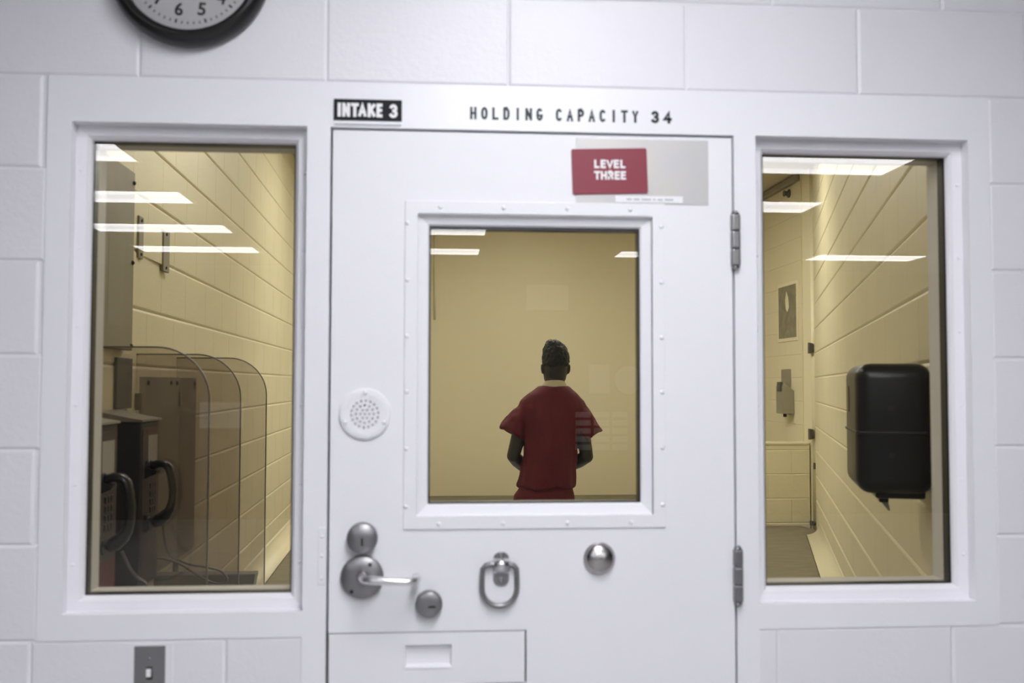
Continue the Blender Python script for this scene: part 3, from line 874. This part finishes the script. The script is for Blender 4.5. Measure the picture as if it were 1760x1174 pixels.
# mounting panels on the wall between the dividers
pb = thing('wall_panel', 'taupe metal wall panel with bolts behind the second and third smoked dividers', 'panel', (LX(1.9), 1.9, 1.33))
MB().box((-0.002, -0.46, -0.485), (0.010, 0.39, 0.26), 0.002).build('upper_plate', M['backplate'], pb, local=True)
for y_ in (-0.355, -0.04, 0.05, 0.355):
    MB().lathe([(0.008, 0.009), (0.008, 0.014), (0.004, 0.017)], (0, y_, 0.237), axis='X', n=12).build('bolt', M['slot'], pb, local=True)

def divider(y, xe, zt, label):
    t = thing('privacy_divider', label, 'divider', (LX(y), y, 0.72), 0, 'smoked telephone dividers')
    w_, hz, r = xe-LX(y), zt-0.72, 0.155
    pl = [(0.0, 0.0), (w_, 0.0)]
    for i in range(13):
        a = PI/2*i/12
        pl.append((w_-r+r*math.cos(a), hz-r+r*math.sin(a)))
    pl.append((0.0, hz))
    MB().prism(pl, -0.005, 0.005).build('panel', M['acrylic'], t, local=True)
    edge = [(w_, 0, 0.0)]+[(x, 0, z) for x, z in pl[2:]]
    MB().tube(edge, 0.0045, n=8, flat=(1.4, 0.55)).build('edge', M['acrylic_edge'], t, local=True)
    for z_ in (0.1, 0.78):
        MB().box((-0.001, -0.016, z_-0.03), (0.022, -0.0055, z_+0.03), 0.002).build('clip', M['shelf'], t, local=True)
    return t
divider(0.80, -0.888, 1.672, 'nearest smoked acrylic divider with rounded corner, beside the near telephone')
divider(1.40, -0.912, 1.668, 'middle smoked acrylic divider of the three telephone booths')
divider(2.00, -0.922, 1.671, 'farthest smoked acrylic divider of the three telephone booths')

def phone(y0, zt, label, hlabel):
    xw = LX(y0+0.1)
    t = thing('wall_telephone', label, 'telephone', (xw, y0, 0.93), 0, 'jail wall telephones')
    h = zt-0.93
    MB().box((-0.004, 0.0, 0.0), (0.140, 0.205, h-0.012), 0.004).build('housing', M['phone'], t, local=True)
    q = MB(); q.prism([(-0.004, h+0.026), (-0.004, h-0.010), (0.146, h-0.010), (0.146, h-0.004), (0.10, h+0.004)], -0.006, 0.211, 0.001)
    q.build('top_cap', M['phone_cap'], t, local=True)
    fp = MB().box((0.1395, 0.012, 0.02), (0.1425, 0.195, h-0.03), 0.001).build('face_plate', M['phone_face'], t, local=True)
    MB().box((0.142, 0.07, h-0.155), (0.1435, 0.17, h-0.055)).build('dialling_card', M['card'], fp, local=True, label='pale instruction card')
    if y0 < 0.8:
        MB().box((0.142, 0.05, 0.02), (0.1435, 0.19, 0.15)).build('notice_card', M['red_card'], fp, local=True, label='dull red card')
    else:
        MB().box((0.142, 0.05, h-0.05), (0.1435, 0.19, h-0.034)).build('notice_card', M['red_card'], fp, local=True, label='thin dull red card')
    kp = MB()
    for i in range(4):
        for j in range(3):
            kp.box((0.142, 0.095+j*0.025, h-0.30+i*0.025), (0.146, 0.113+j*0.025, h-0.282+i*0.025), 0.001, 1)
    kp.build('keypad', M['phone'], fp, local=True)
    MB().prism([(0.140, 0.335), (0.178, 0.352), (0.180, 0.362), (0.140, 0.375)], 0.035, 0.08, 0.002).build('hook', M['handset'], t, local=True)
    MB().box((0.140, 0.035, 0.17), (0.152, 0.085, 0.225), 0.003).build('lower_cradle', M['phone'], t, local=True)
    # handset hanging on the hook
    hs = MB()
    pts = [(0.158, 0.368), (0.164, 0.379), (0.180, 0.383), (0.200, 0.380), (0.212, 0.368), (0.219, 0.340), (0.224, 0.305), (0.223, 0.268), (0.216, 0.240), (0.204, 0.222), (0.184, 0.206), (0.168, 0.196)]
    rad = [0.012, 0.015, 0.0155, 0.0155, 0.0155, 0.0145, 0.0135, 0.0135, 0.016, 0.021, 0.024, 0.019]
    hs.tube([(x, 0.058, z) for x, z in pts], rad, n=16, flat=(1.35, 0.85))
    o = hs.build('handset', M['handset'], t, local=True)
    MB().lathe([(0.020, -0.012), (0.022, 0.0), (0.020, 0.006)], (0.150, 0.058, 0.196), axis='X', n=16).build('mouthpiece', M['handset'], o, local=True)
    MB().lathe([(0.019, -0.012), (0.021, 0.0), (0.019, 0.006)], (0.150, 0.058, 0.374), axis='X', n=16).build('earpiece', M['handset'], o, local=True)
    return t
p1 = phone(0.49, 1.462, 'near dark wall telephone at the left edge of the left window', '')
p2 = phone(0.955, 1.455, 'far dark wall telephone with hanging black handset between two smoked dividers', '')
def smooth_path(pts, n=6):
    out = []
    P = [Vector(p) for p in pts]
    for i in range(len(P)-1):
        a, b, c, d = P[max(i-1, 0)], P[i], P[i+1], P[min(i+2, len(P)-1)]
        for k in range(n):
            t = k/n
            out.append(0.5*((2*b)+(c-a)*t+(2*a-5*b+4*c-d)*t*t+(3*b-a-3*c+d)*t**3))
    out.append(P[-1]); return out
def w2l(pts, o): return [Vector(p)-Vector(o.location) for p in pts]
c2 = [(-1.075, 1.02, 1.115), (-1.078, 1.06, 1.06), (-1.08, 1.12, 1.01), (-1.075, 1.22, 0.975), (-1.038, 1.25, 0.953), (-0.985, 1.25, 0.944), (-0.94, 1.25, 0.930), (-0.921, 1.25, 0.905), (-0.935, 1.25, 0.889), (-0.975, 1.25, 0.895), (-1.02, 1.25, 0.920), (-1.075, 1.25, 0.955), (-1.13, 1.25, 0.975), (-1.19, 1.22, 0.985), (-1.20, 1.155, 0.99)]
MB().tube(w2l(smooth_path(c2), p2), 0.0042, n=8).build('armoured_cord', M['cord'], p2, local=True)
c1 = [(-1.055, 0.545, 1.115), (-1.045, 0.55, 1.09), (-1.035, 0.55, 1.07), (-1.018, 0.56, 1.043), (-0.994, 0.56, 1.023), (-1.0, 0.56, 0.98), (-1.06, 0.58, 0.95), (-1.12, 0.60, 0.96)]
MB().tube(w2l(smooth_path(c1), p1), 0.0042, n=8).build('armoured_cord', M['cord'], p1, local=True)
sh = thing('writing_shelf', 'low grey metal shelf end below the smoked dividers on the left cell wall', 'shelf', (LX(1.75), 1.7, 0.78))
MB().prism([(0.0, -0.05), (0.362, -0.05), (0.378, 0.052), (0.378, 0.058), (0.0, 0.058)], -0.012, 0.06, 0.002).build('shelf_top', M['shelf'], sh, local=True)
for x_ in (0.05, 0.30):
    MB().prism([(x_, -0.05), (x_+0.012, -0.05), (x_+0.012, -0.16), (x_, -0.16)], 0.0, 0.05).build('bracket', M['shelf'], sh, local=True)
MB().box((-0.003, -0.012, -0.20), (0.012, 0.075, 0.0), 0.002).build('wall_rail', M['shelf'], sh, local=True)
MB().box((0.0, 0.0, -0.165), (0.318, 0.05, -0.155)).build('tie_bar', M['shelf'], sh, local=True)

# ================================================================== RIGHT SIDE OF THE CELL
ang = math.atan2(rd.y, rd.x)-PI/2       # local -y looks to the door, local x out of the wall... built in wall coordinates
dc = RP+rd*0.59
td = thing('paper_towel_dispenser', 'large black paper towel dispenser on the slanted cell wall in the right window', 'dispenser', (dc.x, dc.y, 1.225), ang)
# local axes after rotation: y runs along the wall, -x stands off the wall
MB().box((-0.202, -0.19, 0.040), (-0.001, 0.155, 0.398), 0.042, 6).build('body', M['dispenser'], td, local=True, smooth=True)
MB().box((-0.2030, -0.1910, 0.205), (-0.02, 0.1560, 0.212), 0.002).build('cover_seam', M['dispenser_dark'], td, local=True)
MB().box((-0.15, -0.15, 0.026), (-0.02, 0.11, 0.050), 0.006).build('outlet_lip', M['dispenser'], td, local=True)
MB().box((-0.135, -0.10, 0.010), (-0.110, -0.06, 0.030), 0.003).build('release_knob', M['dispenser'], td, local=True)
MB().prism([(-0.130, 0.012), (-0.110, 0.012), (-0.105, -0.014), (-0.110, -0.014)], -0.085, -0.079).build('paper_tab', M['tab'], td, local=True)
for z_ in (0.275, 0.145):
    MB().lathe([(0.008, -0.1925), (0.008, -0.1905)], (-0.11, 0, z_), n=14).build('key_hole', M['dispenser_dark'], td, local=True)
MB().box((-0.2038, 0.02, 0.26), (-0.2015, 0.07, 0.335)).build('level_window', mat('dark_red_window', (0.03, 0.006, 0.006), 0.3), td, local=True)

mr = thing('wall_mirror', 'small scratched steel mirror high on the alcove wall at far right', 'mirror', (AX-0.006, 6.47, 2.215))
MB().box((-0.006, -0.245, -0.262), (0.003, 0.255, 0.265), 0.002).build('surround', M['cream_lit'], mr, local=True)
MB().box((-0.011, -0.21, -0.230), (-0.005, 0.225, 0.236), 0.002).build('plate', M['mirror'], mr, local=True)
q = MB(); q.prism([(-0.05, 0.02), (-0.03, 0.11), (0.01, 0.165), (0.045, 0.09), (0.03, 0.01), (-0.01, -0.02)], 0, 0.0012)
q.bm.verts.ensure_lookup_table()
for v in q.bm.verts: v.co = Vector((-0.0115-v.co.y, v.co.x, v.co.z+0.02))
q.build('pale_patch', M['cream_lit'], mr, local=True, label='pale patch')  # irregular cream patch laid on the mirror plate
sd = thing('soap_dispenser', 'dull steel soap dispenser below the mirror on the alcove wall', 'soap dispenser', (AX-0.004, 6.42, 1.30))
MB().box((-0.010, 0.0, 0.0), (0.002, 0.235, 0.405), 0.006).build('back_plate', M['soap'], sd, local=True)
q = MB(); q.prism([(0.0, 0.01), (-0.105, 0.01), (-0.105, 0.25), (-0.09, 0.285), (0.0, 0.21)], -0.075, 0.10, 0.004); q.build('tank', M['soap'], sd, local=True)
MB().box((-0.118, -0.045, 0.205), (-0.095, 0.04, 0.29), 0.004).build('push_lever', M['hinge_dark'], sd, local=True)
MB().lathe([(0.016, -0.02), (0.016, 0.012)], (-0.06, 0.0, 0.0), axis='Z', n=14).build('valve', M['handset'], sd, local=True)
sp = MB(); sp.lathe([(0.038, -0.003), (0.038, -0.012), (0.024, -0.016), (0.020, -0.045), (0.030, -0.048), (0.026, -0.054)], (AX-0.002, 6.42, 3.275), axis='X', n=20)
tag(sp.build('sprinkler', M['hinge_dark']), 'dark sprinkler head high on the alcove wall under the ceiling', 'sprinkler')
for z0, z1, x_, lb in ((1.828, 1.920, 2.926, 'small dark metal hinge plate in the alcove corner, level with the mirror foot'), (1.105, 1.197, 2.921, 'small dark metal hinge plate in the alcove corner just above the partition ledge'),
                       (0.858, 0.912, 2.958, 'tiny dark catch in the alcove corner beside the partition'), (0.392, 0.428, 2.926, 'tiny dark stop at the foot of the partition corner on the bench')):
    h = thing('hinge_plate', lb, 'hinge', (x_, 5.950, (z0+z1)/2), 0, 'partition gate hardware')
    d = (z1-z0)/2
    MB().prism([(-0.015, -d), (0.013, -d+0.006), (0.013, d-0.006), (-0.015, d)], -0.012, 0.03, 0.002).build('leaf', M['hinge_dark'], h, local=True)
    MB().lathe([(0.006, -d*0.8), (0.006, d*0.8)], (0.015, -0.008, 0), axis='Z', n=10).build('pin', M['hinge_dark'], h, local=True)

# ================================================================== PERSON
PX, PY = 0.466, 3.6
b = MB()
# pelvis, torso, neck
loft(b, [(-0.04, 0.01, 0.80, 0.15, 0.105), (-0.045, 0.0, 0.90, 0.168, 0.12), (-0.035, 0.0, 1.02, 0.145, 0.105), (-0.02, 0.0, 1.15, 0.150, 0.11),
         (-0.008, 0.0, 1.28, 0.168, 0.12), (-0.005, -0.005, 1.40, 0.178, 0.11), (0.0, -0.01, 1.46, 0.15, 0.085), (0.005, -0.005, 1.51, 0.085, 0.07), (0.008, 0.0, 1.55, 0.058, 0.06), (0.010, 0.01, 1.62, 0.056, 0.06)], 28)
# head
hx = 0.014
loft(b, [(hx, 0.055, 1.545, 0.028, 0.035), (hx, 0.045, 1.562, 0.050, 0.058), (hx, 0.030, 1.595, 0.064, 0.080), (hx, 0.018, 1.64, 0.0715, 0.094), (hx, 0.010, 1.685, 0.0745, 0.099),
         (hx, 0.006, 1.725, 0.0735, 0.096), (hx, 0.004, 1.758, 0.063, 0.082), (hx, 0.004, 1.78, 0.04, 0.055), (hx, 0.004, 1.788, 0.012, 0.02)], 28)
b.ball((hx, 0.118, 1.640), (0.014, 0.020, 0.018)); b.ball((hx, 0.110, 1.662), (0.010, 0.014, 0.026))   # nose
b.ball((hx, 0.100, 1.693), (0.050, 0.014, 0.010))                                                     # brow
b.ball((hx, 0.104, 1.606), (0.024, 0.012, 0.006)); b.ball((hx, 0.103, 1.596), (0.020, 0.012, 0.006))   # lips
for s_ in (-1, 1):
    b.ball((hx+s_*0.077, 0.0, 1.655), (0.008, 0.018, 0.031))                                        # ears
    b.ball((hx+s_*0.083, -0.008, 1.660), (0.005, 0.012, 0.024))
# arms: hanging from the shoulders, bent at the elbow, hands together in front of the belly
def arm(sh_, el, wr, sgn):
    b.tube([sh_, (Vector(sh_)*0.66+Vector(el)*0.34), (Vector(sh_)*0.3+Vector(el)*0.7), el], [0.050, 0.046, 0.041, 0.038], n=18)
    b.ball(el, 0.0385)
    b.tube([el, (Vector(el)*0.65+Vector(wr)*0.35), wr], [0.0385, 0.041, 0.028], n=18)
    d = (Vector(wr)-Vector(el)).normalized()
    side = Vector((0, 0, 1)).cross(d).normalized()
    up = d.cross(side)
    palm = Vector(wr)+d*0.05
    b.tube([wr, Vector(wr)+d*0.035, palm+d*0.030], [0.026, 0.034, 0.032], n=14, flat=(1.0, 0.62))
    for i, (o_, l_) in enumerate(((-0.027, 0.066), (-0.009, 0.076), (0.009, 0.071), (0.027, 0.056))):
        r0 = palm+d*0.028+up*o_
        curl = -side*sgn
        b.tube([r0-d*0.012, r0+d*l_*0.45, r0+d*l_*0.80+curl*0.014, r0+d*l_*0.92+curl*0.034], [0.0090, 0.0086, 0.0080, 0.0068], n=10)
    th = Vector(wr)+d*0.028+up*0.028
    b.tube([th-up*0.01, th+up*0.022+d*0.026, th+up*0.030+d*0.054-side*sgn*0.008], [0.0125, 0.0108, 0.0085], n=10)
arm((-0.168, -0.005, 1.395), (-0.236, -0.035, 1.150), (-0.150, 0.195, 1.055), -1)
arm((0.155, -0.005, 1.390), (0.193, -0.035, 1.145), (0.100, 0.195, 1.055), 1)
# legs and feet
for s_, cx_ in ((-1, -0.135), (1, 0.055)):
    loft(b, [(cx_+0.005, 0.0, 0.06, 0.036, 0.045), (cx_, 0.0, 0.12, 0.038, 0.046), (cx_, -0.012, 0.32, 0.056, 0.062), (cx_, 0.0, 0.48, 0.052, 0.058), (cx_, 0.0, 0.66, 0.074, 0.082), (cx_+0.002, 0.0, 0.86, 0.088, 0.10)], 20)
    b.ball((cx_, 0.055, 0.045), (0.042, 0.125, 0.035))
body = fuse(b, 0.0055, 3)
person = body.build('person', M['skin'], None)
person.location = (PX, PY, 0.0)
tag(person, 'standing person seen from behind in a dark red short-sleeved uniform, hands in front', 'person')
for s_ in (-1, 1):
    MB().ball((hx+s_*0.031, 0.094, 1.675), 0.0115).build('eye', M['eye'], person, local=True)
def crumple(mb, amt, fx, fz, seed, fade=False):
    mb.bm.normal_update()
    for v in mb.bm.verts:
        p = v.co
        n1 = noise.noise(Vector((p.x*fx+seed, p.y*fx, p.z*fz)))
        n2 = noise.noise(Vector((p.x*fx*2.3+seed*3, p.y*fx*2.3, p.z*fz*2.6+5)))
        v.co += v.normal*(amt*(n1+0.5*n2)*(1.0-0.85*min(1.0, max(0.0, (p.z-1.38)/0.12)) if fade else 1.0))
    mb.bm.normal_update()
# shirt
s = MB()
loft(s, [(-0.040, 0.0, 0.968, 0.166, 0.134), (-0.038, 0.0, 0.980, 0.174, 0.142), (-0.036, 0.0, 1.01, 0.170, 0.140), (-0.030, 0.0, 1.07, 0.166, 0.140), (-0.0145, 0.0, 1.15, 0.1615, 0.138), (-0.0145, 0.0, 1.22, 0.1615, 0.138), (-0.012, 0.0, 1.30, 0.176, 0.140),
         (-0.010, -0.004, 1.37, 0.198, 0.132), (-0.010, -0.008, 1.43, 0.205, 0.118), (-0.010, -0.008, 1.468, 0.188, 0.104), (-0.004, -0.008, 1.505, 0.152, 0.096), (0.001, -0.006, 1.530, 0.118, 0.088), (0.003, -0.002, 1.548, 0.097, 0.080), (0.003, 0.0, 1.555, 0.084, 0.070)], 36)
s.tube([(-0.130, -0.006, 1.415), (-0.165, -0.008, 1.388), (-0.203, -0.016, 1.352), (-0.236, -0.024, 1.307), (-0.252, -0.028, 1.280)], [0.062, 0.070, 0.074, 0.073, 0.072], n=24, flat=(1.05, 1.0))
s.tube([(0.120, -0.006, 1.410), (0.152, -0.008, 1.380), (0.187, -0.016, 1.338), (0.220, -0.024, 1.290), (0.240, -0.028, 1.260)], [0.062, 0.069, 0.070, 0.064, 0.059], n=24, flat=(1.1, 1.0))
shirt = fuse(s, 0.007, 6)
# fold lines running down from the shoulders and a bloused waist
crumple(shirt, 0.018, 14.0, 3.0, 2.0, True)
shirt.build('shirt', M['shirt'], person, local=True)
# trousers
s = MB()
loft(s, [(-0.045, 0.0, 0.80, 0.185, 0.135), (-0.053, 0.0, 0.88, 0.182, 0.136), (-0.053, 0.0, 0.92, 0.176, 0.132), (-0.044, 0.0, 0.955, 0.158, 0.122), (-0.042, 0.0, 0.985, 0.146, 0.112)], 28)
for s_, cx_ in ((-1, -0.135), (1, 0.055)):
    loft(s, [(cx_, 0.0, 0.07, 0.075, 0.09), (cx_, -0.005, 0.30, 0.080, 0.092), (cx_, 0.0, 0.50, 0.083, 0.096), (cx_, 0.0, 0.68, 0.094, 0.112), (cx_, 0.0, 0.86, 0.098, 0.122)], 22)
tr = fuse(s, 0.009, 3)
crumple(tr, 0.007, 9.0, 4.0, 8.0)
tr.build('trousers', M['shirt'], person, local=True)
# undershirt collar
q = MB(); prev = []
for r_, z_ in ((0.078, 1.538), (0.074, 1.556), (0.066, 1.572), (0.0605, 1.578), (0.0585, 1.574)):
    prev.append([q.bm.verts.new((0.007+r_*math.cos(2*PI*k/32), 0.004+r_*1.02*math.sin(2*PI*k/32), z_-0.012*math.sin(2*PI*k/32))) for k in range(32)])
for i in range(4):
    for k in range(32): q.face([prev[i][k], prev[i][(k+1) % 32], prev[i+1][(k+1) % 32], prev[i+1][k]], True)
q.build('undershirt_collar', M['tee'], person, local=True)
# hair: faded at the nape, tall on top
s = MB()
loft(s, [(hx, -0.022, 1.672, 0.068, 0.082), (hx, -0.014, 1.682, 0.0760, 0.095), (hx+0.001, -0.006, 1.70, 0.0785, 0.101), (hx+0.001, 0.0, 1.735, 0.0790, 0.103), (hx-0.001, 0.004, 1.760, 0.0735, 0.098), (hx-0.003, 0.008, 1.780, 0.0665, 0.090), (hx-0.006, 0.010, 1.800, 0.056, 0.080), (hx-0.012, 0.010, 1.816, 0.040, 0.066), (hx-0.016, 0.010, 1.825, 0.020, 0.04)], 30)
hr = fuse(s, 0.005, 2)
crumple(hr, 0.007, 55.0, 55.0, 4.0)
hr.build('hair', M['hair'], person, local=True)
for cx_ in (-0.135, 0.055):
    q = MB(); q.ball((cx_, 0.05, 0.046), (0.050, 0.140, 0.046)); q.bm.normal_update()
    for v in q.bm.verts: v.co.z = max(v.co.z, 0.002)
    q.build('shoe', M['shoe'], person, local=True)
